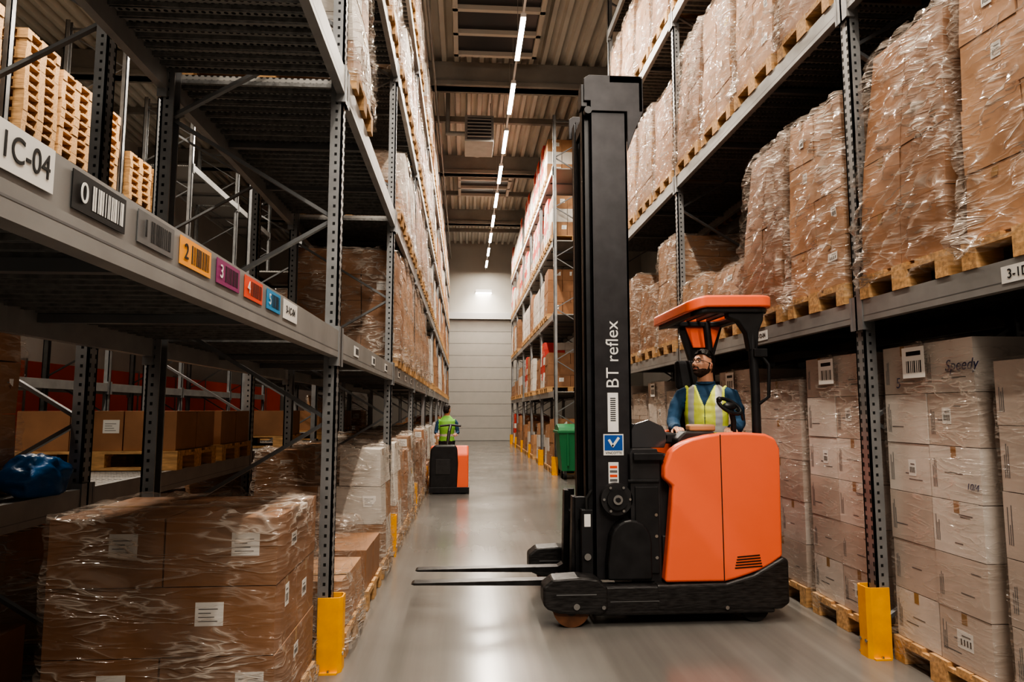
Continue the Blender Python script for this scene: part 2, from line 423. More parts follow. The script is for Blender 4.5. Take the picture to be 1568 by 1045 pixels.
o=b.obj('collar_and_cuffs'); o.parent=D
Wk=empty('warehouse_worker',(-.35,13.72,.16)); Wk.scale=(.90,.90,.90)
b=MB(); hz=.80
b.rings([(hz-.06,0,0,.14,.11),(hz,0,0,.17,.125),(hz+.15,0,-.02,.155,.115),(hz+.32,0,-.05,.175,.12),(hz+.45,0,-.06,.18,.11),(hz+.52,0,-.06,.12,.08),(hz+.58,0,-.07,.06,.058)],'skin',32,2.3)
b.tube([(0,-.06,hz+.5),(0,-.08,hz+.64)],[.06,.055],'skin',14)
for sx in(-1,1):
    b.tube([(sx*.09,0,hz+.03),(sx*.10,-.03,.45),(sx*.11,.02,.06)],[.095,.065,.045],'skin',14); b.tube([(sx*.11,.05,.03),(sx*.11,-.06,.03),(sx*.12,-.16,.025)],[.04,.038,.025],'skin',10)
    b.tube([(sx*.14,-.05,hz+.47),(sx*.20,-.06,hz+.40),(sx*.24,-.10,hz+.2),(sx*.20,-.33,hz+.18)],[.055,.052,.042,.03],'skin',12)
def wm(c,n):
    if c.z<.08: return 'truck_black'
    if c.z<hz+.02: return 'trousers'
    if c.z>hz+.57: return 'skin'
    if abs(c.x)>.18: return 'shirt_navy'
    if hz+.12<c.z<hz+.17: return 'reflective'
    return 'hivis_green'
fuse(b,'body',.01,4,wm,Wk)
headparts(Wk,(0,-.10,hz+.69),rad(150),0,False,False,.95)
hand(Wk,(-.20,-.34,hz+.18),(.2,-1,0),(0,0,1),1,.8); hand(Wk,(.20,-.34,hz+.18),(-.2,-1,0),(0,0,1),-1,.8)

# ------------------------------------------------------------------ room shell
WY=34.0; XL=-10.5; XR=9.0; YB=-3.0; CZ=9.9
b=MB(); b.box(XL,YB,-.1,XR,WY,0,'polished_concrete'); b.obj('floor')
b=MB(); b.box(XL,WY,0,XR,WY+.2,CZ+.3,'wall_paint'); b.obj('wall_far')
b=MB(); b.box(XL-.2,YB,0,XL,WY,CZ+.3,'wall_paint'); b.obj('wall_left')
b=MB(); b.box(XR,YB,0,XR+.2,WY,CZ+.3,'wall_paint'); b.obj('wall_right')
b=MB(); p=.30; x=XL; prof=[]
while x<XR:
    prof+=[(x,CZ),(x+.10,CZ),(x+.14,CZ+.13),(x+.26,CZ+.13)]; x+=p
n=len(prof); vs=[(u,YB,w) for u,w in prof]+[(u,WY,w) for u,w in prof]
b.add(vs,[(i,i+1,n+i+1,n+i) for i in range(n-1)],'ceiling_sheet'); b.box(XL,YB,CZ+.2,XR,WY,CZ+.3,'ceiling_sheet'); b.obj('ceiling',fix=False)
for y in (3.6,9.7,15.8,21.9,28.0):
    b=MB(); b.box(XL,y,CZ-.62,XR,y+.30,CZ-.002,'concrete_beam'); b.box(XL,y-.08,CZ-.62,XR,y+.38,CZ-.5,'concrete_beam'); b.obj('ceiling_beam',bevel=.015)
for y in (6.6,18.9,25.6,31):
    b=MB(); b.box(XL,y,CZ-.16,XR,y+.12,CZ-.002,'concrete_beam'); b.obj('ceiling_purlin')
for (xa,y) in ((-.3,12.4),(-.3,22.8),(-.3,6.8)):
    b=MB(); w=1.9; z=CZ-.20
    for k in range(3):
        yy=y+k*.9; b.box(xa+.1,yy,z+.05,xa+w-.1,yy+.8,z+.1,'skylight_dark')
    for yy in (y-.1,y+.8,y+1.7,y+2.6): b.box(xa,yy,z-.05,xa+w,yy+.1,z+.19,'skylight_frame')
    b.box(xa,y-.1,z-.05,xa+.1,y+2.7,z+.19,'skylight_frame'); b.box(xa+w-.1,y-.1,z-.05,xa+w,y+2.7,z+.19,'skylight_frame')
    b.obj('skylight_vent')
b=MB(); b.box(-.05,17.0,8.4,.70,18.1,9.1,'duct_metal'); b.box(.02,16.92,8.45,.63,17.0,9.0,'skylight_dark')
for k in range(6): b.box(.02,16.88,8.48+k*.09,.63,16.94,8.51+k*.09,'duct_metal')
for x in (0,.65):
    for y in (17.1,18.0): b.cyl((x,y,9.1),(x,y,CZ-.002),.012,'duct_metal',6)
b.cyl((.3,18.1,8.8),(.3,18.8,8.8),.15,'duct_metal'); b.cyl((-.05,17.5,8.8),(-.55,17.5,8.8),.06,'duct_metal'); b.cyl((-.5,17.5,8.8),(-.5,17.5,CZ-.002),.06,'duct_metal'); b.obj('air_heater_unit',bevel=.01)
for x,z,r in((-.9,9.15,.05),(-.75,9.15,.03)):
    b=MB(); b.cyl((x,0,z),(x,WY,z),r,'duct_metal',10)
    for y in range(1,33,4): b.cyl((x,y,z),(x,y,CZ-.002),.01,'duct_metal',6)
    b.obj('ceiling_pipe')
b=MB(); dx0,dx1=-1.2,2.9
for k in range(10):
    b.box(dx0,WY-.06,.02+k*.60,dx1,WY-.002,.60+k*.60,'steel_door')
    b.box(dx0,WY-.05,.0+k*.60,dx1,WY-.003,.02+k*.60,'rack_steel')
b.box(dx0-.15,WY-.1,0,dx0,WY-.002,6.2,'lamp_housing'); b.box(dx1,WY-.1,0,dx1+.15,WY-.002,6.2,'lamp_housing'); b.box(dx0-.15,WY-.3,6.02,dx1+.15,WY-.002,6.35,'lamp_housing')
b.obj('door_1',bevel=.006)
b=MB(); b.box(.5,WY-.35,7.35,1.3,WY-.002,7.5,'lamp_housing'); b.box(.5,WY-.35,7.33,1.3,WY-.05,7.348,'lamp_glow'); WL=b.obj('wall_lamp')
LZ=8.5; LX=1.0
def area(name,loc,sx,sy,e,rot=(0,0,0),c=(1,.90,.77)):
    l=bpy.data.lights.new(name,'AREA'); l.shape='RECTANGLE'; l.size=sx; l.size_y=sy; l.energy=e; l.color=c
    o=bpy.data.objects.new(name,l); o.location=loc; o.rotation_euler=rot; col.objects.link(o); return o
def strip(x,y,e,z=LZ):
    b=MB(); b.box(x-.05,y,z,x+.05,y+1.55,z+.07,'lamp_housing'); b.box(x-.045,y+.02,z-.012,x+.045,y+1.53,z-.001,'lamp_glow')
    for yy in (y+.2,y+1.35): b.cyl((x,yy,z+.07),(x,yy,CZ-.002),.006,'duct_metal',5)
    o=b.obj('linear_ceiling_light')
    l=area('light_source',(x,y+.77,z-.03),.09,1.5,e); l.parent=o
for k in range(-4,14):
    y=1.0+k*2.5
    if YB<y<WY-1: strip(LX,y+.5,165 if y<25 else 120)
for y in (0,4,8,12,17): strip(-4.7,y,230)
b=MB(); b.box(LX-.02,YB,LZ+.07,LX+.02,WY,LZ+.11,'lamp_housing'); b.obj('light_trunking_rail')

# ------------------------------------------------------------------ racks
UW=.10; UD=.075
def rack(name,xf,xb,ys,levels,top,bh=.14,near=12,deck='slat',skip=()):
    s=1 if xb>xf else -1
    b=MB()
    for iy,y in enumerate(ys):
        for xx,ss in((xf,s),(xb,-s)):
            b.box(xx,y-UW/2,0,xx+ss*.012,y+UW/2,top,'rack_steel')
            b.box(xx,y-UW/2,0,xx+ss*UD,y-UW/2+.012,top,'rack_steel')
            b.box(xx,y+UW/2-.012,0,xx+ss*UD,y+UW/2,top,'rack_steel')
            b.box(xx-ss*.02,y-.055,0,xx+ss*.12,y+.055,.012,'rack_steel')
            if 0<y<near:
                z=.1
                while z<min(top,7.5):
                    for dy in(-.028,.028):
                        b.box(xx-ss*.001,y+dy-.007,z,xx-ss*.0002,y+dy+.007,z+.026,'hole_dark')
                    b.box(xx+ss*.03,y-UW/2-.001,z,xx+ss*.045,y-UW/2-.0002,z+.018,'hole_dark')
                    z+=.055
        z=.2; fr=True
        xa=xf+s*.04; xc=xb-s*.04
        while z+.62<top:
            p,q=((xa,y,z),(xc,y,z+.62)) if fr else ((xc,y,z),(xa,y,z+.62))
            b.bar(p,q,.035,.022,'brace_steel'); fr=not fr; z+=.62
        b.bar((xa,y,.15),(xc,y,.15),.035,.03,'brace_steel'); b.bar((xa,y,top-.15),(xc,y,top-.15),.035,.03,'brace_steel')
    for i in range(len(ys)-1):
        y0=ys[i]+UW/2; y1=ys[i+1]-UW/2
        for L in levels:
            if (i,L) in skip: continue
            for xx,ss in((xf,s),(xb,-s)):
                b.box(xx-ss*.012,y0,L-bh,xx+ss*.038,y1,L,'beam_grey')
                if y0<near: 
                    b.box(xx-ss*.0125,y0,L-bh+.035,xx-ss*.0121,y1,L-bh+.04,'brace_steel')
                for yy,k in((y0,1),(y1,-1)):
                    b.box(xx-ss*.018,yy,L-bh-.05,xx+ss*.04,yy+k*.02,L+.03,'rack_steel')
                    b.box(xx-ss*.016,yy-k*.06,L-bh-.05,xx-ss*.013,yy,L+.03,'rack_steel')
            xa=xf+s*.04; xc=xb-s*.04
            if deck=='slat' and y0<near:
                y=y0+.01; 
                while y+.1<y1:
                    b.box(xa,y,L-.035,xc,y+.085,L-.005,'deck_perforated')
                    b.box(xa,y,L-.06,xc,y+.006,L-.035,'deck_steel'); b.box(xa,y+.079,L-.06,xc,y+.085,L-.035,'deck_steel')
                    y+=.10
            else:
                b.box(xa,y0,L-.03,xc,y1,L-.005,'deck_perforated')
            for f in(.33,.67):
                yy=y0+(y1-y0)*f; b.box(xa,yy-.02,L-.10,xc,yy+.02,L-.062,'brace_steel')
    o=b.obj(name); return o
gb=MB()
def ushape(w,d,t):
    o=[(-w,d),(-w,-.02),(-w+.025,-.04),(w-.025,-.04),(w,-.02),(w,d)]
    i=[(w-t,d),(w-t,-.015),(w-.03,-.04+t),(-w+.03,-.04+t),(-w+t,-.015),(-w+t,d)]
    return o+i
U=ushape(.066,.10,.010)
def uwalls(mb,z0,z1,mat):
    o=U[:6]; i=U[6:][::-1]
    for k in range(5):
        q=[o[k],o[k+1],i[k+1],i[k]]
        vs=[(-c[1],c[0],z0) for c in q]+[(-c[1],c[0],z1) for c in q]
        mb.add(vs,[(0,1,2,3),(7,6,5,4),(0,4,5,1),(1,5,6,2),(2,6,7,3),(3,7,4,0)],mat)
uwalls(gb,0,.42,'guard_yellow'); 
for sy in(-1,1): gb.box(-.08,sy*.066,0,.02,sy*.09,.010,'guard_yellow'); gb.cyl((-.03,sy*.078,.010),(-.03,sy*.078,.022),.008,'chrome',6)
for yy in(-.03,.03): gb.cyl((.038,yy,.10),(.046,yy,.10),.012,'chrome',8)
GM=gb.mesh('upright_guard')
def guards(x,ys,s):
    for y in ys: inst('upright_guard',GM,(x,y,0.0),0 if s>0 else math.pi)
LY=[-2.5,.78]+[4.2+3.1*k for k in range(0,10)]; LY=[y for y in LY if y<WY-.3]
LF=-.77; LB=-1.87
LLV=[1.975,3.62,5.30,6.98]
rackL=rack('pallet_rack',LF,LB,LY,LLV,8.5,bh=.16,near=12)
L2=[1.05,2.05,3.62,5.30,6.98]
rack('pallet_rack',-2.2,-3.3,LY[:7],L2,8.5,near=9,deck='slat',skip={(k,L) for k in (0,1,2,3) for L in (3.62,2.05)}-{(0,2.05)})
RY=[.52+3.68*k for k in range(0,4)]; RF=2.53; RB=3.63
RLV=[2.20,4.30,6.40,8.30]
rackR=rack('pallet_rack',RF,RB,RY,RLV,9.2,near=12)
rack('pallet_rack',5.05,3.95,RY,RLV,9.2,near=0,deck='flat')
FY=[16.0+2.95*k for k in range(6)]; FF=2.10; FB=3.2
FLV=[1.95,3.80,5.60,7.40]
rack('pallet_rack',FF,FB,FY,FLV,8.7,near=0)
rack('pallet_rack',-6.1,-7.2,[.0+3.05*k for k in range(8)],[1.96,3.62,5.3,6.98],8.5,near=0,deck='flat',skip={(k,6.98) for k in (1,2,3,4)})
guards(LF+.032,LY[1:],1); guards(RF-.034,RY,-1); guards(FF-.034,FY,-1)
b=MB()
for k in range(9): b.box(-8.9,12.0+k*2.4,.05,-8.84,14.36+k*2.4,2.5,'wall_orange')
for k in range(10): b.box(-8.92,11.96+k*2.4,0,-8.82,12.02+k*2.4,2.55,'rack_steel')
b.obj('orange_partition_fence')

# beam labels
b=MB()
def lab(y0,y1,z0,z1,mat,bars=True,x=LF+.0135):
    b.box(x,y0,z0,x+.002,y1,z1,mat)
    if bars:
        yy=y0+(y1-y0)*.35
        while yy<y1-.015:
            w=R.choice((.003,.005,.008)); b.box(x+.002,yy,z0+.014,x+.0026,yy+w,z1-.012,'label_white' if mat=='ink_black' else 'ink_black'); yy+=w+R.choice((.003,.005,.007))
lab(.98,1.27,1.893,1.975,'label_white',False)
za,zb=1.888,1.965
lab(1.33,1.536,za,zb,'ink_black'); lab(1.595,1.79,za,zb,'brace_steel'); lab(1.83,2.05,za,zb,'label_orange')
lab(2.10,2.31,za,zb,'label_purple'); lab(2.365,2.57,za,zb,'label_red'); lab(2.63,2.82,za,zb,'label_blue'); lab(2.87,3.10,za-.005,zb,'label_white',False)
for k in range(1,5):
    for j in range(3): 
        y=LY[2]+(k-1)*3.1+.5+j*.9; lab(y,y+.2,1.87,1.94,'label_white')
lb=b.obj('beam_label_set',rackL)
text('code_text','1-1C-04',.054,FX((LF+.0165,1.258,1.934),1.2),'ink_black',rackL,ax='RIGHT')
text('code_text','3-1C-04',.045,FX((LF+.0165,2.985,1.924)),'ink_black',rackL)
for y,t,m in((1.37,'0','label_white'),(1.635,'1','ink_black'),(1.87,'2','ink_black'),(2.14,'3','label_white'),(2.41,'4','label_white'),(2.67,'5','label_white')):
    text('digit_text',t,.06,FX((LF+.017,y,1.926)),m,rackL)
b=MB()
def labR(y0,y1,z0,z1): b.box(RF-.0155,y0,z0,RF-.0135,y1,z1,'label_white')
labR(2.72,3.00,2.09,2.17); labR(5.5,5.75,2.09,2.17); labR(7.0,7.2,2.09,2.17)
b.obj('beam_label_set',rackR)
text('code_text','3-1D-02',.062,FNX((RF-.017,2.86,2.13)),'ink_black',rackR)
text('code_text','3-1D-04',.05,FNX((RF-.017,5.625,2.13)),'ink_black',rackR)

# ------------------------------------------------------------------ pallets & loads
def pallet(b,z=0,mat='wood',W=1.2,D=.8):
    w=W/2;d=D/2
    for yy,wd in((-d+.0725,.145),(-.19,.10),(0,.145),(.19,.10),(d-.0725,.145)):
        b.box(-w,yy-wd/2,z+.122,w,yy+wd/2,z+.144,mat)
    for xx in(-w+.0725,0,w-.0725): b.box(xx-.0725,-d,z+.10,xx+.0725,d,z+.122,mat)
    for xx in(-w+.0725,0,w-.0725):
        for yy,wd in((-d+.05,.10),(0,.145),(d-.05,.10)): b.box(xx-.0725,yy-wd/2,z+.022,xx+.0725,yy+wd/2,z+.10,mat)
    for yy,wd in((-d+.05,.10),(0,.145),(d-.05,.10)): b.box(-w,yy-wd/2,z,w,yy+wd/2,z+.022,mat)
def make_load(name,H,nx,ny,nz,mat='card_brown',wrap=True,seed=0,W=1.16,D=.78,drop=0,labelp=.25,pal='wood',film_m='stretch_film',tape=True,taper=0.0,wr=1.0,PW=1.2,PD=.8,lean=0,bigsign=False,marks=False):
    r=random.Random(seed); b=MB(); pallet(b,0,pal,PW,PD); z0=.146
    bh=H/nz; nst=len(b.v)
    for k in range(nz):
        nxx,nyy=(nx,ny)
        if nx!=ny and k%2 and r.random()<.6: nxx,nyy=max(1,nx-1),ny+1 if ny==1 else ny
        bw=W/nxx; bd=D/nyy
        for i in range(nxx):
            for j in range(nyy):
                if k==nz-1 and r.random()<drop: continue
                jx=r.uniform(-.004,.004); jy=r.uniform(-.004,.004)
                x0=-W/2+i*bw+.003+jx; x1=x0+bw-.006; y0=-D/2+j*bd+.003+jy; y1=y0+bd-.006
                za=z0+k*bh+.001; zb=za+bh-.004
                m=mat if not isinstance(mat,(tuple,list)) else r.choice(mat)
                b.box(x0,y0,za,x1,y1,zb,m)
                if tape and r.random()<.7:
                    ym=(y0+y1)/2; b.box(x0-.0008,ym-.02,zb-.06,x0,ym+.02,zb,'tape'); b.box(x1,ym-.02,zb-.06,x1+.0008,ym+.02,zb,'tape')
                    b.box(x0,ym-.025,zb,x1,ym+.025,zb+.0008,'tape')
                def sticker(face,c,zc,w,h,lm='label_white'):
                    if face in('x0','x1'):
                        X=x0-.0012 if face=='x0' else x1+.0002
                        b.box(X,c-w/2,zc-h/2,X+.001,c+w/2,zc+h/2,lm)
                        X2=X-.0006 if face=='x0' else X+.001
                        nb=r.randint(3,9)
                        for t in range(nb): 
                            yy=c-w*.38+t*w*.76/nb; b.box(X2,yy,zc-h*.3,X2+.0006,yy+w*.35/nb,zc+h*.05,'ink_black')
                        b.box(X2,c-w*.35,zc+h*.2,X2+.0006,c+w*.2,zc+h*.28,'brace_steel')
                    else:
                        b.box(c-w/2,y0-.0012,zc-h/2,c+w/2,y0-.0002,zc+h/2,lm)
                        for t in range(4): b.box(c-w*.38,y0-.0016,zc-h*.32+t*h*.17,c+w*(.3-.12*(t%3)),y0-.0012,zc-h*.28+t*h*.17,'brace_steel')
                lw=r.uniform(.06,.13); lh=r.uniform(.05,.10)
                lm='label_yellow' if r.random()<.06 else 'label_white'
                if i==0 and r.random()<labelp: sticker('x0',y0+(y1-y0)*r.uniform(.25,.75),za+bh*r.uniform(.4,.7),min(lw,bd*.4),min(lh,bh*.45),lm)
                if i==nxx-1 and r.random()<labelp: sticker('x1',y0+(y1-y0)*r.uniform(.25,.75),za+bh*r.uniform(.4,.7),min(lw,bd*.4),min(lh,bh*.45),lm)
                if j==0 and r.random()<labelp: sticker('y0',x0+(x1-x0)*r.uniform(.6,.82),za+bh*.6,min(.12,bw*.35),min(.10,bh*.5))
                if marks and i==0:
                    for t in range(r.randint(1,3)):
                        yy=y0+(y1-y0)*r.uniform(.1,.6); zz=za+bh*r.uniform(.2,.8); b.box(x0-.0008,yy,zz,x0,yy+r.uniform(.05,.14),zz+.006,'brace_steel')
                    for t in range(3): b.box(x0-.0008,y1-.05+t*.012,za+bh*.2,x0,y1-.045+t*.012,za+bh*r.uniform(.5,.8),'brace_steel')
    if bigsign:
        X=-W/2-.030; b.box(X,-.05,z0+H-.20,X+.001,.15,z0+H-.02,'label_white')
        for t in range(8): b.box(X-.0008,-.02+t*.018,z0+H-.17,X,-.02+t*.018+(.005 if t%3 else .010),z0+H-.10,'ink_black')
        b.box(X-.0008,-.02,z0+H-.07,X,.11,z0+H-.045,'ink_black')
    if wrap:
        hw=W/2+.006; hd=D/2+.006; rc=.03
        per=[]
        def seg(ax,ay,bx,by,n):
            for t in range(n): per.append((ax+(bx-ax)*t/n,ay+(by-ay)*t/n))
        seg(-hw+rc,-hd,hw-rc,-hd,30); seg(hw-rc,-hd,hw,-hd+rc,2); seg(hw,-hd+rc,hw,hd-rc,26); seg(hw,hd-rc,hw-rc,hd,2)
        seg(hw-rc,hd,-hw+rc,hd,30); seg(-hw+rc,hd,-hw,hd-rc,2); seg(-hw,hd-rc,-hw,-hd+rc,26); seg(-hw,-hd+rc,-hw+rc,-hd,2)
        n=len(per); nzr=max(10,int(H*32)); vs=[]
        sd=Vector((seed*3.1,seed*1.7,seed))
        for j in range(nzr+1):
            t=j/nzr; z=.05+ (z0+H+.012-.05)*t
            for i,(px,py) in enumerate(per):
                q=Vector((px*2.2,py*2.2,z*2.0))+sd
                nz_=noise.noise(q); nz2=noise.noise(Vector((px*5,py*5,z*11+ (px+py)*9))+sd)
                nz3=noise.noise(Vector((px*4,py*4,z*3-(px+py)*5))+sd)
                d=.010+wr*(.016*abs(nz2)+.018*max(0,nz_)+.014*abs(math.sin((px+py)*14+z*20+nz_*6))**3+.018*max(0,.25-abs(nz3))*4*.5)
                if t<.08: d+=.016*(1+nz2)
                l=math.hypot(px,py); k=1+d/l*1.2
                if t>.96: k*=.985
                vs.append((px*k,py*k,z+ (.012*nz2*wr if j>0 else .02*nz2)))
        fs=[(j*n+i,j*n+(i+1)%n,(j+1)*n+(i+1)%n,(j+1)*n+i) for j in range(nzr) for i in range(n)]
        base=len(vs); last=nzr*n
        for ring,f in enumerate((.93,.75,.4,.1)):
            for i,(px,py) in enumerate(per):
                vs.append((px*f,py*f,z0+H+.014+(.055 if ring==0 else .02)*wr*abs(noise.noise(Vector((px*f*9,py*f*9,ring))+sd))))
        prev=last
        for ring in range(4):
            cur=base+ring*n
            fs+=[(prev+i,prev+(i+1)%n,cur+(i+1)%n,cur+i) for i in range(n)]; prev=cur
        b.add(vs,fs,film_m,True)
    if taper or lean:
        sd=Vector((seed,2,5))
        for i in range(nst,len(b.v)):
            x,y,z=b.v[i]
            if z<z0-.001: continue
            t=(z-z0)/H; k=1-taper*max(0,t)**1.6
            g=noise.noise(Vector((0,y*1.5,z*2.5))+sd)*.022*min(1,t*4); g2=noise.noise(Vector((x*1.5,3,z*2.5))+sd)*.022*min(1,t*4)
            b.v[i]=(x*k+g,y*k+g2+lean*t*t,z+noise.noise(Vector((x*1.5,y*1.5,1))+sd)*.05*t*(taper>0))
    return b.mesh(name)
V={}
V['a']=make_load('load_a',1.15,3,2,4,'card_brown',seed=1,taper=.05)
V['b']=make_load('load_b',1.30,2,2,5,'card_brown2',seed=2,taper=.08,lean=.02)
V['c']=make_load('load_c',.85,2,1,3,'card_brown',seed=3,taper=.03)
V['d']=make_load('load_d',1.0,3,2,3,('card_white','card_brown2'),seed=4,drop=.3,taper=.06)
V['e']=make_load('load_e',.60,2,2,2,'card_brown2',seed=5,drop=.3,taper=.05)
V['f']=make_load('load_f',1.2,4,3,6,('card_white','card_white','card_red'),seed=6,wrap=False,drop=.4)
V['g']=make_load('load_g',1.0,3,2,5,('card_white','card_white','card_brown2'),seed=8,taper=.06,wr=1.5)
V['h']=make_load('load_h',.30,3,2,1,'card_brown',seed=9,wrap=False,drop=.0)
V['tall']=make_load('load_tall',1.74,2,2,6,('card_grey','card_pale'),seed=10,labelp=.2,film_m='stretch_film_light',wr=.35,bigsign=True,marks=True)
V['tall2']=make_load('load_tall2',1.60,2,1,5,('card_grey','card_grey','card_pale'),seed=11,labelp=.3,film_m='stretch_film_light',wr=.35,marks=True)
V['front']=make_load('load_front',.885,2,1,3,'card_brown',seed=12,W=.97,D=.78,labelp=1,wr=.8,film_m='stretch_film',PW=1.0)
V['big']=make_load('load_big',1.36,2,2,4,'card_brown2',seed=13,labelp=.4,wr=2.0,taper=.10,lean=.03)
V['top']=make_load('load_tp',1.42,3,2,4,'card_brown',seed=14,labelp=.35,wr=2.2,taper=.15,lean=-.03)
V['sh']=make_load('load_sh',.55,2,2,2,'card_brown',seed=15,wr=1.7,taper=.12)
for k,a in dict(a=(1.15,3,2,4,'card_brown'),b=(1.3,2,2,5,'card_brown2'),c=(.85,2,1,3,'card_brown'),d=(1.0,3,2,3,('card_white','card_brown2')),e=(.6,2,2,2,'card_brown2'),g=(1.0,3,2,5,'card_white'),f=(1.2,4,3,6,('card_white','card_white','card_red')),h=(.45,3,2,2,'card_brown')).items():
    V[k+'_far']=make_load('load_far_'+k,*a,wrap=False,seed=31,drop=.15,taper=.05,lean=.01,labelp=.4)
def put(k,x,y,z,rz=0,name=None):
    wr=k not in('f','h')
    if y>15.5 and k+'_far' in V: k+='_far'
    return inst(name or ('wrapped_pallet_load' if wr else 'carton_pallet_load'),V[k],(x,y,z+.001),rz+R.uniform(-.010,.010))
LC=-1.33
put('front',-1.30,3.53,0)
for i in range(1,11):
    y0=LY[2]+3.1*(i-1)
    for j in range(3):
        y=y0+.59+j*.96
        if y>LY[-1]-.4: continue
        k={(1,0):'e',(1,1):'h',(1,2):'d'}.get((i,j)) or R.choice('ecdahg')
        put(k,LC+.02,y,0)
    for L in LLV:
        for j in range(3):
            y=y0+.59+j*.96
            if y>LY[-1]-.4: continue
            if i==1 and L<3.7 and not (L==LLV[1] and j==0): continue
            if L==LLV[0]: k=R.choice('abb') if i<4 else R.choice('abcdg')
            elif L==LLV[3]: k=R.choice('gdaa')
            else: k=R.choice('abcdgef') if i>1 else 'g'
            if R.random()<.08: continue
            put(k,LC,y,L)
for L,kk in ((5.30,'a'),(6.98,'g')):
    for j in range(3): put(kk,LC,LY[1]+.65+j*1.02,L)
for i,kk in ((1,'.hh'),(2,'.h.'),(3,'h.h'),(4,'.e.')):
    y0=LY[i+1]
    for j,k in enumerate(kk):
        if k!='.': put(k,-2.75,y0+.59+j*.96,1.05)
put('c',-3.05,3.60,1.05); put('c',-3.05,2.65,1.05)
for i in (0,1,2,3,4):
    for j in range(3):
        put(R.choice('hhe'),-2.75,LY[i+1]+.59+j*.96,0)
for i in (3,4): 
    for j in range(3):
        if R.random()<.7: put(R.choice('ach'),-2.75,LY[i+1]+.59+j*.96,2.05)
        put(R.choice('abdg'),-2.75,LY[i+1]+.59+j*.96,5.30)
def yR(i,j): return RY[i]+.47+.05+j*.90
for i in range(3):
    for j in range(4):
        y=yR(i,j)
        put('tall' if (i+j)%2 else 'tall2',RF+.68,y,0)
        L=RLV[0]
        k={(0,3):'top',(0,2):'big',(0,1):'big',(0,0):'big',(1,0):'big',(1,1):'top',(1,2):'sh',(1,3):'e'}.get((i,j)) or R.choice('aceb')
        put(k,RF+.58,y,L)
        k={(1,0):'top',(1,1):'big',(1,2):'b',(1,3):'top'}.get((i,j)) or R.choice('abbd')
        put(k,RF+.58,y,RLV[1])
        put(R.choice('abd'),RF+.58,y,RLV[2])
        if i>0: put(R.choice('ab'),4.5,y,0); put(R.choice('ace'),4.5,y,RLV[0]); put(R.choice('ace'),4.5,y,RLV[1])
for (y,z,t,s_,sh) in ((3.45,1.74,'Speedy',.085,.3),(3.98,1.66,'5',.09,.1),(3.42,1.10,'10/4',.05,.2),(2.6,1.45,'Kx 20',.09,.25)):
    text('marker_writing',t,s_,FNX((RF+.095,y,z)),'ink_blue',rackR,shear=sh)
for i in range(5):
    for j in range(3):
        y=FY[i]+.55+j*.92
        for L in [0]+FLV:
            if R.random()<.08: continue
            if L==7.40: k=R.choice('fgd')
            elif L==3.80: k=R.choice('gga') 
            else: k=R.choice('fgdaceh')
            put(k,FF+.56,y,L)
def stackmesh(n):
    b=MB(); 
    for k in range(n):
        s0=len(b.v); pallet(b,k*.145); dx=R.uniform(-.012,.012); dy=R.uniform(-.012,.012)
        for i in range(s0,len(b.v)): v=b.v[i]; b.v[i]=(v[0]+dx,v[1]+dy,v[2])
    return b.mesh('pallet_stack')
S10=stackmesh(10); S5=stackmesh(6); S8=stackmesh(9)
for k,y in enumerate((6.7,7.6,8.5,9.75,10.65,11.55,12.8,13.7)): inst('stacked_empty_pallets',(S10,S10,S10,S10,S8,S8,S5,S5)[k],(-6.65,y,5.301),R.uniform(-.03,.03))
for y in (10.2,11.2,12.8,13.7,14.6): inst('stacked_empty_pallets',S8,(-6.65,y,3.621),R.uniform(-.03,.03))
PM=MB(); pallet(PM,0,'wood_dark'); PM=PM.mesh('wooden_pallet')
inst('wooden_pallet',PM,(-1.35,2.2,0.001),0)
b=MB(); b.sphere((0,0,0),(.13,.20,.12),'bag_blue',40,28)
for i,v in enumerate(b.v):
    v=Vector(v); n_=noise.noise(v*9)*.20+noise.noise(v*24)*.16; v*=1+n_
    if v.z<-.09: v.z=-.09
    b.v[i]=tuple(v)
b.obj('blue_plastic_bag',loc=(-2.25,3.82,1.145))

# ------------------------------------------------------------------ reach truck
TI=Matrix.Translation((-1.4,-5.45,0))
T=empty('reach_truck',(1.4,5.45,0))
def TP(o): o.parent=T; o.matrix_parent_inverse=TI; return o
def TO(mb,name,bevel=0,seg=2,hard=False): return TP(mb.obj(name,None,bevel,seg=seg,hard=hard))
YN=4.85; YF=6.07
b=MB()
for y0,y1 in((YN,YN+.14),(YF-.14,YF)):
    b.prism([(.90,.075),(2.2,.075),(2.2,.275),(.90,.275)],y0,y1,'scuffed_black')
    b.prism([(.55,.16),(.58,.13),(.66,.10),(.95,.09),(1.0,.12),(1.0,.27),(.93,.33),(.80,.345),(.62,.335),(.55,.28)],y0-.02,y1+.03,'scuffed_black')
b.box(1.25,YN+.05,.075,2.2,YF-.05,.27,'scuffed_black')
TO(b,'support_legs',.015)
b=MB()
for y0,y1 in((YN,YN+.14),(YF-.14,YF)):
    b.box(.64,y0-.023,.225,.92,y0-.019,.232,'brace_steel'); b.box(1.02,y0-.004,.17,2.15,y0-.001,.175,'brace_steel')
    b.cyl((.78,y0-.03,.15),(.78,y0-.015,.15),.022,'chrome',12); b.cyl((.97,y0-.025,.14),(.97,y0-.012,.14),.014,'chrome',10)
    b.cyl((1.85,y0-.012,.12),(1.85,y0+.01,.12),.014,'chrome',10)
TO(b,'leg_hardware')
b=MB()
for y in (YN+.07,YF-.07):
    b.cyl((.75,y-.055,.13),(.75,y+.055,.13),.13,'wheel_brown',32); b.cyl((.75,y-.06,.13),(.75,y+.06,.13),.05,'truck_dark',16)
b.cyl((2.08,YN+.06,.1),(2.08,YN+.16,.1),.10,'rubber',24); b.cyl((2.08,YF-.36,.14),(2.08,YF-.22,.14),.14,'rubber',24)
TO(b,'wheels',.008)
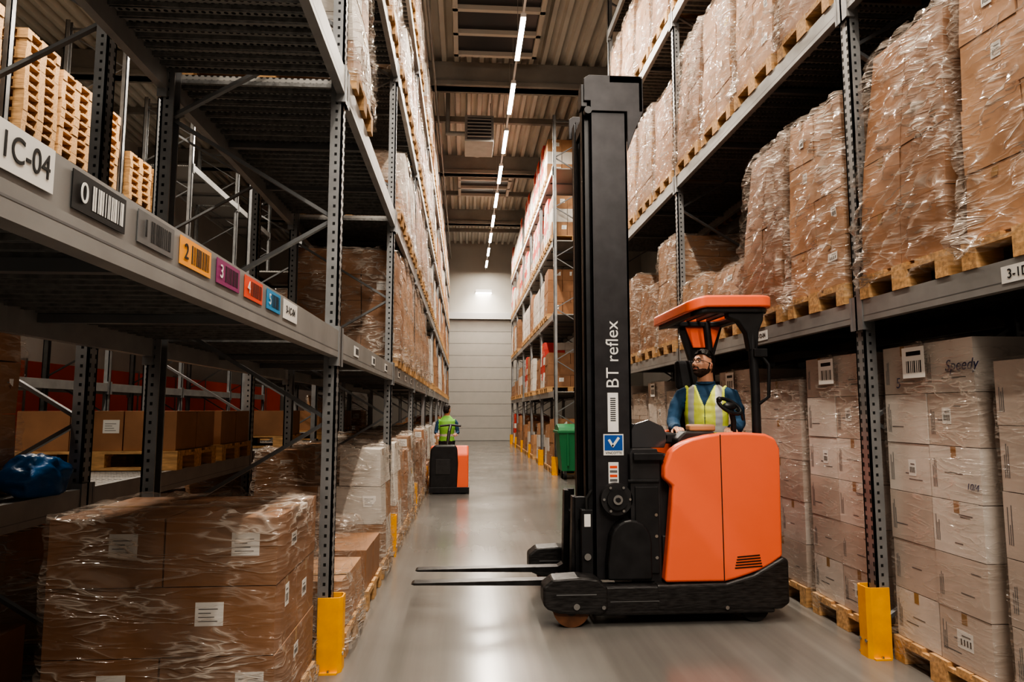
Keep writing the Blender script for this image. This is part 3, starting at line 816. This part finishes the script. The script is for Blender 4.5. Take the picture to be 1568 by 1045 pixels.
b=MB(); b.prism([(1.35,.10),(2.25,.10),(2.31,.14),(2.31,.44),(2.27,.46),(2.05,.34),(1.85,.286),(1.35,.282)],YN-.005,YF,'scuffed_black')
TO(b,'chassis_skirt',.02,3)
prof=[(1.478,1.213),(1.53,1.25),(1.58,1.276),(1.64,1.297),(1.75,1.322),(1.86,1.338),(2.02,1.341),(2.18,1.330),(2.25,1.30),(2.285,1.22),(2.275,.46),(2.18,.40),(2.10,.362),(2.02,.335),(1.93,.308),(1.85,.290),(1.414,.290),(1.45,.60),(1.486,.958),(1.426,1.01),(1.43,1.10)]
b=MB(); b.prism(prof,YN+.01,YN+.12,'truck_orange'); TO(b,'side_panel_near',.022,4,True)
b=MB(); b.prism(prof,YF-.13,YF-.02,'truck_orange'); TO(b,'side_panel_far',.022,4,True)
b=MB(); b.prism([(2.02,1.10),(2.18,1.10),(2.18,1.325),(2.25,1.30),(2.285,1.22),(2.275,.46),(2.02,.40)],YN+.09,YF-.10,'truck_orange'); TO(b,'rear_cover',.02,3)
b=MB(); b.box(1.43,YN+.11,.28,2.05,YF-.12,.60,'truck_dark')
b.box(1.40,YN+.13,.28,1.50,YF-.14,1.18,'truck_dark'); TO(b,'cab_tub',.01)
b=MB(); b.box(1.838,YN+.0065,.30,1.844,YN+.0105,1.325,'hole_dark')
for k in range(5):
    z=.385+k*.019; b.bar((1.92+.005*k,YN+.0085,z),(2.12-.004*k,YN+.0085,z+.012),.0035,.008,'hole_dark',(0,0,1))
TO(b,'panel_seam_and_vents')
b=MB(); b.prism([(1.20,.28),(1.42,.28),(1.42,1.16),(1.40,1.22),(1.22,1.22),(1.20,1.18)],YN+.10,YF-.10,'truck_dark')
b.prism([(1.24,1.22),(1.50,1.22),(1.53,1.30),(1.49,1.38),(1.38,1.43),(1.28,1.40),(1.22,1.30)],YN+.25,YF-.25,'screen_tint')
b.box(1.18,YN+.085,.98,1.41,YN+.10,1.0,'truck_black'); b.box(1.23,YN+.084,.34,1.40,YN+.10,.95,'truck_black')
b.box(1.22,YN+.06,1.14,1.44,YN+.16,1.19,'truck_black')
for z in (.45,.6,.75): b.cyl((1.38,YN+.08,z),(1.38,YN+.09,z),.012,'chrome',8)
TO(b,'battery_module',.012,3)
b=MB(); 
arc=[(1.34,.30),(1.34,.52)]+[(1.19+.15*math.cos(t),.56+.16*math.sin(t)) for t in [i*math.pi/10 for i in range(11)]]+[(1.02,.42),(1.02,.30)]
b.prism(arc,YN+.06,YN+.22,'truck_black'); TO(b,'reach_cylinder_housing',.015,3)
b=MB(); b.cyl((1.10,YN+.10,.86),(1.10,YN+.17,.86),.115,'truck_dark',32); b.cyl((1.10,YN+.075,.86),(1.10,YN+.10,.86),.075,'truck_black',24); b.cyl((1.10,YN+.06,.86),(1.10,YN+.075,.86),.035,'chrome',16); b.cyl((1.10,YN+.05,.86),(1.10,YN+.06,.86),.018,'truck_black',12)
for k in range(6):
    t=k*math.pi/3; b.cyl((1.10+.095*math.cos(t),YN+.09,.86+.095*math.sin(t)),(1.10+.095*math.cos(t),YN+.10,.86+.095*math.sin(t)),.010,'chrome',8)
TO(b,'mast_pivot_hub',.004)
def chan(b,x0,x1,y0,y1,z0,z1,mat='mast_steel'):
    t=.02
    if y0<5.35: b.box(x0,y0,z0,x1,y0+t,z1,mat)
    else: b.box(x0,y1-t,z0,x1,y1,z1,mat)
    b.box(x0,y0,z0,x0+t,y1,z1,mat); b.box(x1-t,y0,z0,x1,y1,z1,mat)
b=MB()
chan(b,.945,1.235,5.02,5.12,.28,4.0); chan(b,.945,1.235,5.66,5.76,.28,4.0)
chan(b,.895,.965,5.06,5.16,.25,3.96,'truck_black'); chan(b,.92,.99,5.62,5.72,.25,3.96,'truck_black')
chan(b,.905,.97,5.13,5.20,.22,3.88); chan(b,.93,.99,5.58,5.66,.22,3.88)
for z in(.35,1.5,2.7,3.85): b.box(1.13,5.12,z,1.20,5.66,z+.12,'mast_steel')
for z in(.3,3.78): b.box(.93,5.16,z,.96,5.62,z+.1,'mast_steel')
TO(b,'mast_channels',.004)
b=MB()
for yy in(5.0,5.76):
    b.prism([(.90,4.06),(.94,4.09),(1.34,4.09),(1.365,4.06),(1.365,3.80),(1.30,3.66),(1.235,3.48),(1.235,3.80),(.95,3.80),(.95,3.88),(.90,3.88)],yy,yy+.016,'mast_steel')
b.box(1.10,5.0,4.03,1.36,5.776,4.09,'mast_steel'); b.box(1.33,5.0,3.80,1.36,5.776,4.05,'mast_steel')
b.cyl((.93,4.985,3.80),(.93,5.05,3.80),.03,'truck_black',16); b.box(.88,5.02,3.84,.93,5.14,4.02,'truck_black')
TO(b,'mast_top_bracket',.004)
b=MB()
for y in(5.26,5.54):
    b.cyl((1.08,y,.3),(1.08,y,3.7),.032,'mast_steel',16); b.cyl((1.08,y,3.6),(1.08,y,4.02),.02,'chrome',12)
b.cyl((1.0,5.40,.3),(1.0,5.40,2.2),.045,'truck_black',20)
for y in(5.30,5.34,5.46,5.50): b.box(.955,y,.6,.965,y+.014,3.85,'truck_dark')
for y in(5.22,5.245,5.56): b.tube([(.95,y,.7),(.95,y,2.4),(.96,y,3.7),(1.0,y,3.9),(1.04,y,3.7),(1.06,y,2.0)],.011,'rubber',8)
TO(b,'lift_cylinders_and_chains')
TP(text('mast_lettering','BT reflex',.135,FNYV((1.10,5.018,1.915)),'label_white'))
b=MB()
b.box(1.055,5.0165,1.34,1.135,5.0195,1.63,'label_white')
for k in range(12): b.box(1.075,5.0155,1.42+k*.015,1.115,5.0165,1.427+k*.015,'ink_black')
b.box(1.02,5.0165,1.17,1.17,5.0195,1.325,'label_white'); b.box(1.028,5.0155,1.205,1.162,5.0165,1.317,'decal_blue')
b.bar((1.06,5.014,1.285),(1.090,5.014,1.235),.003,.018,'label_white'); b.bar((1.086,5.014,1.232),(1.135,5.014,1.30),.003,.018,'label_white')
b.box(1.055,5.0165,.96,1.13,5.0195,1.12,'label_white')
for k in range(4): b.box(1.065,5.0155,.98+k*.032,1.12,5.0165,.998+k*.032,'label_red' if k%2 else 'brace_steel')
TO(b,'mast_decals')
TP(text('decal_text','VINCOTTE',.025,FNY((1.095,5.0150,1.187)),'ink_black'))
b=MB()
b.box(.84,5.10,.22,.885,5.70,.30,'mast_steel'); b.box(.84,5.10,.62,.885,5.70,.70,'mast_steel')
for y in(5.10,5.64): b.box(.82,y,.2,.90,y+.06,.86,'truck_black')
b.box(.85,5.0,.30,.93,5.08,.78,'truck_black'); b.box(.868,4.996,.66,.915,5.0,.75,'label_white'); b.cyl((.89,4.985,.45),(.89,5.0,.45),.025,'chrome',12)
b.tube([(.89,5.02,.78),(.89,5.02,.86),(.93,5.02,.92)],.012,'rubber',8)
for y in (5.18,5.60):
    b.prism([(.84,.86),(.805,.86),(.79,.285),(.75,.262),(-.36,.253),(-.38,.245),(-.36,.237),(.72,.217),(.80,.220),(.84,.245)],y-.05,y+.05,'fork_steel')
TO(b,'fork_carriage_and_forks',.004)
b=MB(); b.box(1.78,5.30,.98,2.16,5.74,1.08,'cushion'); b.prism([(5.70,1.02),(5.80,1.02),(5.86,1.62),(5.78,1.66),(5.70,1.60)],1.80,2.14,'cushion','X')
b.prism([(5.76,1.68),(5.84,1.68),(5.86,1.93),(5.78,1.93)],1.82,2.03,'cushion','X'); b.cyl((1.95,5.82,1.6),(1.95,5.82,1.7),.02,'truck_black')
b.box(1.85,5.4,.6,2.1,5.7,.98,'truck_dark'); TO(b,'operator_seat',.03,3)
b=MB(); b.prism([(1.56,1.20),(1.86,1.20),(1.86,1.30),(1.84,1.345),(1.62,1.345),(1.56,1.29)],YN+.12,YN+.30,'truck_dark')
b.box(1.66,YN+.14,1.345,1.86,YN+.24,1.395,'card_brown2')
b.box(1.50,YN+.25,1.25,1.60,YN+.75,1.33,'truck_dark')
b.box(2.10,YN+.12,1.26,2.2,YN+.55,1.33,'truck_dark')
TO(b,'control_console',.015,3)
b=MB()
b.tube([(2.00,YN+.16,1.30),(2.00,YN+.15,1.42),(1.98,YN+.14,1.50)],.020,'truck_black'); 
c=Vector((1.965,YN+.13,1.53))
ringp=[c+Vector((.085*math.cos(t),.02*math.sin(t),.045*math.sin(t)-.035*math.cos(t))) for t in [i*math.pi/12 for i in range(25)]]
b.tube(ringp,.014,'truck_black',10); b.sphere(c,(.055,.025,.03),'truck_black'); b.sphere(c+Vector((-.08,-.01,.05)),.022,'truck_black')
b.tube([c+Vector((.05,0,-.02)),c+Vector((.09,.0,-.05)),c+Vector((.11,.02,-.10))],.012,'truck_black')
TO(b,'steering_control')
def rr(x0,x1,y0,y1,r,n=8):
    pts=[]
    for cx,cy,a in((x1-r,y1-r,0),(x0+r,y1-r,90),(x0+r,y0+r,180),(x1-r,y0+r,270)):
        for k in range(n+1):
            t=rad(a+90*k/n); pts.append((cx+r*math.cos(t),cy+r*math.sin(t)))
    return pts
def ring(b,o,i,z0,z1,mat,zf=lambda x,y:0):
    n=len(o); vs=[(x,y,z0+zf(x,y)) for x,y in o]+[(x,y,z1+zf(x,y)) for x,y in o]+[(x,y,z0+zf(x,y)) for x,y in i]+[(x,y,z1+zf(x,y)) for x,y in i]
    fs=[]
    for k in range(n):
        q=(k+1)%n
        fs+=[(k,q,n+q,n+k),(2*n+q,2*n+k,3*n+k,3*n+q),(n+k,n+q,3*n+q,3*n+k),(q,k,2*n+k,2*n+q)]
    b.add(vs,fs,mat)
zf=lambda x,y: -.05*max(0,(1.85-x)/.2)**1.6
b=MB(); ring(b,rr(1.67,2.33,YN+.08,YF-.05,.12),rr(1.78,2.24,YN+.17,YF-.20,.09),2.275,2.365,'truck_orange',zf)
TO(b,'overhead_guard_rim',.018,3,True)
b=MB(); ring(b,rr(1.71,2.30,YN+.11,YF-.08,.10),rr(1.80,2.22,YN+.20,YF-.22,.07),2.235,2.28,'truck_black',zf)
for x in(1.86,1.95,2.04,2.13): b.box(x,YN+.16,2.275,x+.018,YF-.17,2.33,'truck_black')
b.prism([(1.98,2.28),(2.26,2.28),(2.25,2.18),(2.215,2.10),(2.20,1.95),(2.14,1.95),(2.12,2.08),(2.06,2.17),(1.98,2.20)],YN+.13,YN+.22,'truck_black')
TO(b,'overhead_guard_frame',.012)
b=MB(); b.tube([(2.18,YN+.16,1.28),(2.18,YN+.16,1.7),(2.17,YN+.16,2.0),(2.16,YN+.17,2.26)],(.034),'truck_black',14)
b.tube([(2.20,YN+.14,1.55),(2.26,YN+.11,1.60),(2.27,YN+.11,1.84),(2.20,YN+.14,1.95)],.014,'truck_black',8)
b.box(2.16,YN+.10,1.9,2.26,YN+.14,1.96,'truck_black')
b.tube([(2.17,YF-.2,1.28),(2.16,YF-.2,1.9),(2.13,YF-.2,2.27)],.032,'truck_black',14)
b.prism([(1.98,1.20),(2.14,1.20),(2.20,1.95),(2.30,2.28),(1.88,2.28),(1.98,1.95)],YF-.16,YF-.11,'truck_black')
b.prism([(2.01,2.05),(2.19,2.05),(2.27,2.27),(1.93,2.27)],YF-.19,YF-.16,'truck_orange')
TO(b,'overhead_guard_pillars',.01)

# ------------------------------------------------------------------ far pallet truck
P=empty('pallet_truck',(-.27,12.95,0)); 
b=MB(); b.prism([(-.36,.06),(.14,.06),(.16,.55),(.14,.82),(.10,.87),(-.26,.87),(-.34,.80),(-.36,.55)],-.42,-.20,'truck_black')
o=b.obj('front_cover',P,.03,seg=3)
b=MB(); b.prism([(-.40,.08),(.25,.08),(.32,.30),(.30,.55),(.10,.84),(-.30,.86),(-.40,.70)],-.34,.345,'truck_orange','X'); b.obj('motor_cover',P,.03,seg=3)
b=MB(); b.box(-.30,.25,.08,.30,1.05,.16,'truck_black'); b.box(-.25,-.43,.35,.02,-.422,.62,'truck_dark')
b.box(-.36,-.44,.02,.36,-.1,.12,'truck_black')
b.tube([(-.05,0,.85),(-.02,.1,1.10),(0,.3,1.2)],.03,'truck_black'); b.tube([(-.2,.3,1.2),(0,.32,1.22),(.2,.3,1.2)],.02,'truck_black')
for x in(-.25,.25): b.cyl((x-.05,-.2,.08),(x+.05,-.2,.08),.08,'rubber',18); b.cyl((x-.04,.8,.06),(x+.04,.8,.06),.06,'rubber',14)
for x in(-.2,.2): b.prism([(.9,.05),(2.1,.05),(2.1,.09),(.9,.12)],x-.08,x+.08,'fork_steel','X')
b.obj('platform_and_tiller',P,.008)

# green wheeled bin
b=MB(); B0=(2.04,14.85)
def fr(b,x0,x1,y0,y1,z0,X0,X1,Y0,Y1,z1,mat):
    b.add([(x0,y0,z0),(x1,y0,z0),(x1,y1,z0),(x0,y1,z0),(X0,Y0,z1),(X1,Y0,z1),(X1,Y1,z1),(X0,Y1,z1)],[(3,2,1,0),(4,5,6,7),(0,1,5,4),(1,2,6,5),(2,3,7,6),(3,0,4,7)],mat)
fr(b,.08,.92,.08,.60,.18,0,1.0,0,.68,1.02,'bin_green'); b.box(-.03,-.03,1.0,1.03,.71,1.06,'bin_green')
b.prism([(0,1.06),(.68,1.06),(.60,1.15),(.30,1.20),(.06,1.13)],.0,1.0,'bin_green','X')
for x in(.15,.85):
    for y in(.14,.54): b.cyl((x-.03,y,.09),(x+.03,y,.09),.09,'rubber',16); b.box(x-.04,y-.04,.12,x+.04,y+.04,.19,'rack_steel')
for x in(.2,.5,.8): b.box(x-.02,-.015,.3,x+.02,.03,1.0,'bin_green')
b.obj('wheeled_waste_bin',bevel=.01,loc=(B0[0],B0[1],0))

# ------------------------------------------------------------------ extra light, world, camera
area('overhead_lamp_entry',(1.0,-2.2,6.5),3.5,1.5,330,(rad(38),0,0),(1,.91,.80))
l=area('door_glow',(.9,33.3,7.2),1.0,.3,35); l.parent=WL
w=bpy.data.worlds.new('World'); scene.world=w; w.use_nodes=True
w.node_tree.nodes['Background'].inputs[0].default_value=(1,.90,.78,1); w.node_tree.nodes['Background'].inputs[1].default_value=.26
cam=bpy.data.cameras.new('Camera'); cam.lens=24; cam.sensor_width=36; cam.clip_start=.02; cam.clip_end=200
co=bpy.data.objects.new('Camera',cam); co.location=(0,0,1.5); co.rotation_euler=(rad(90+5.8),0,rad(-3.94)); col.objects.link(co)
scene.camera=co
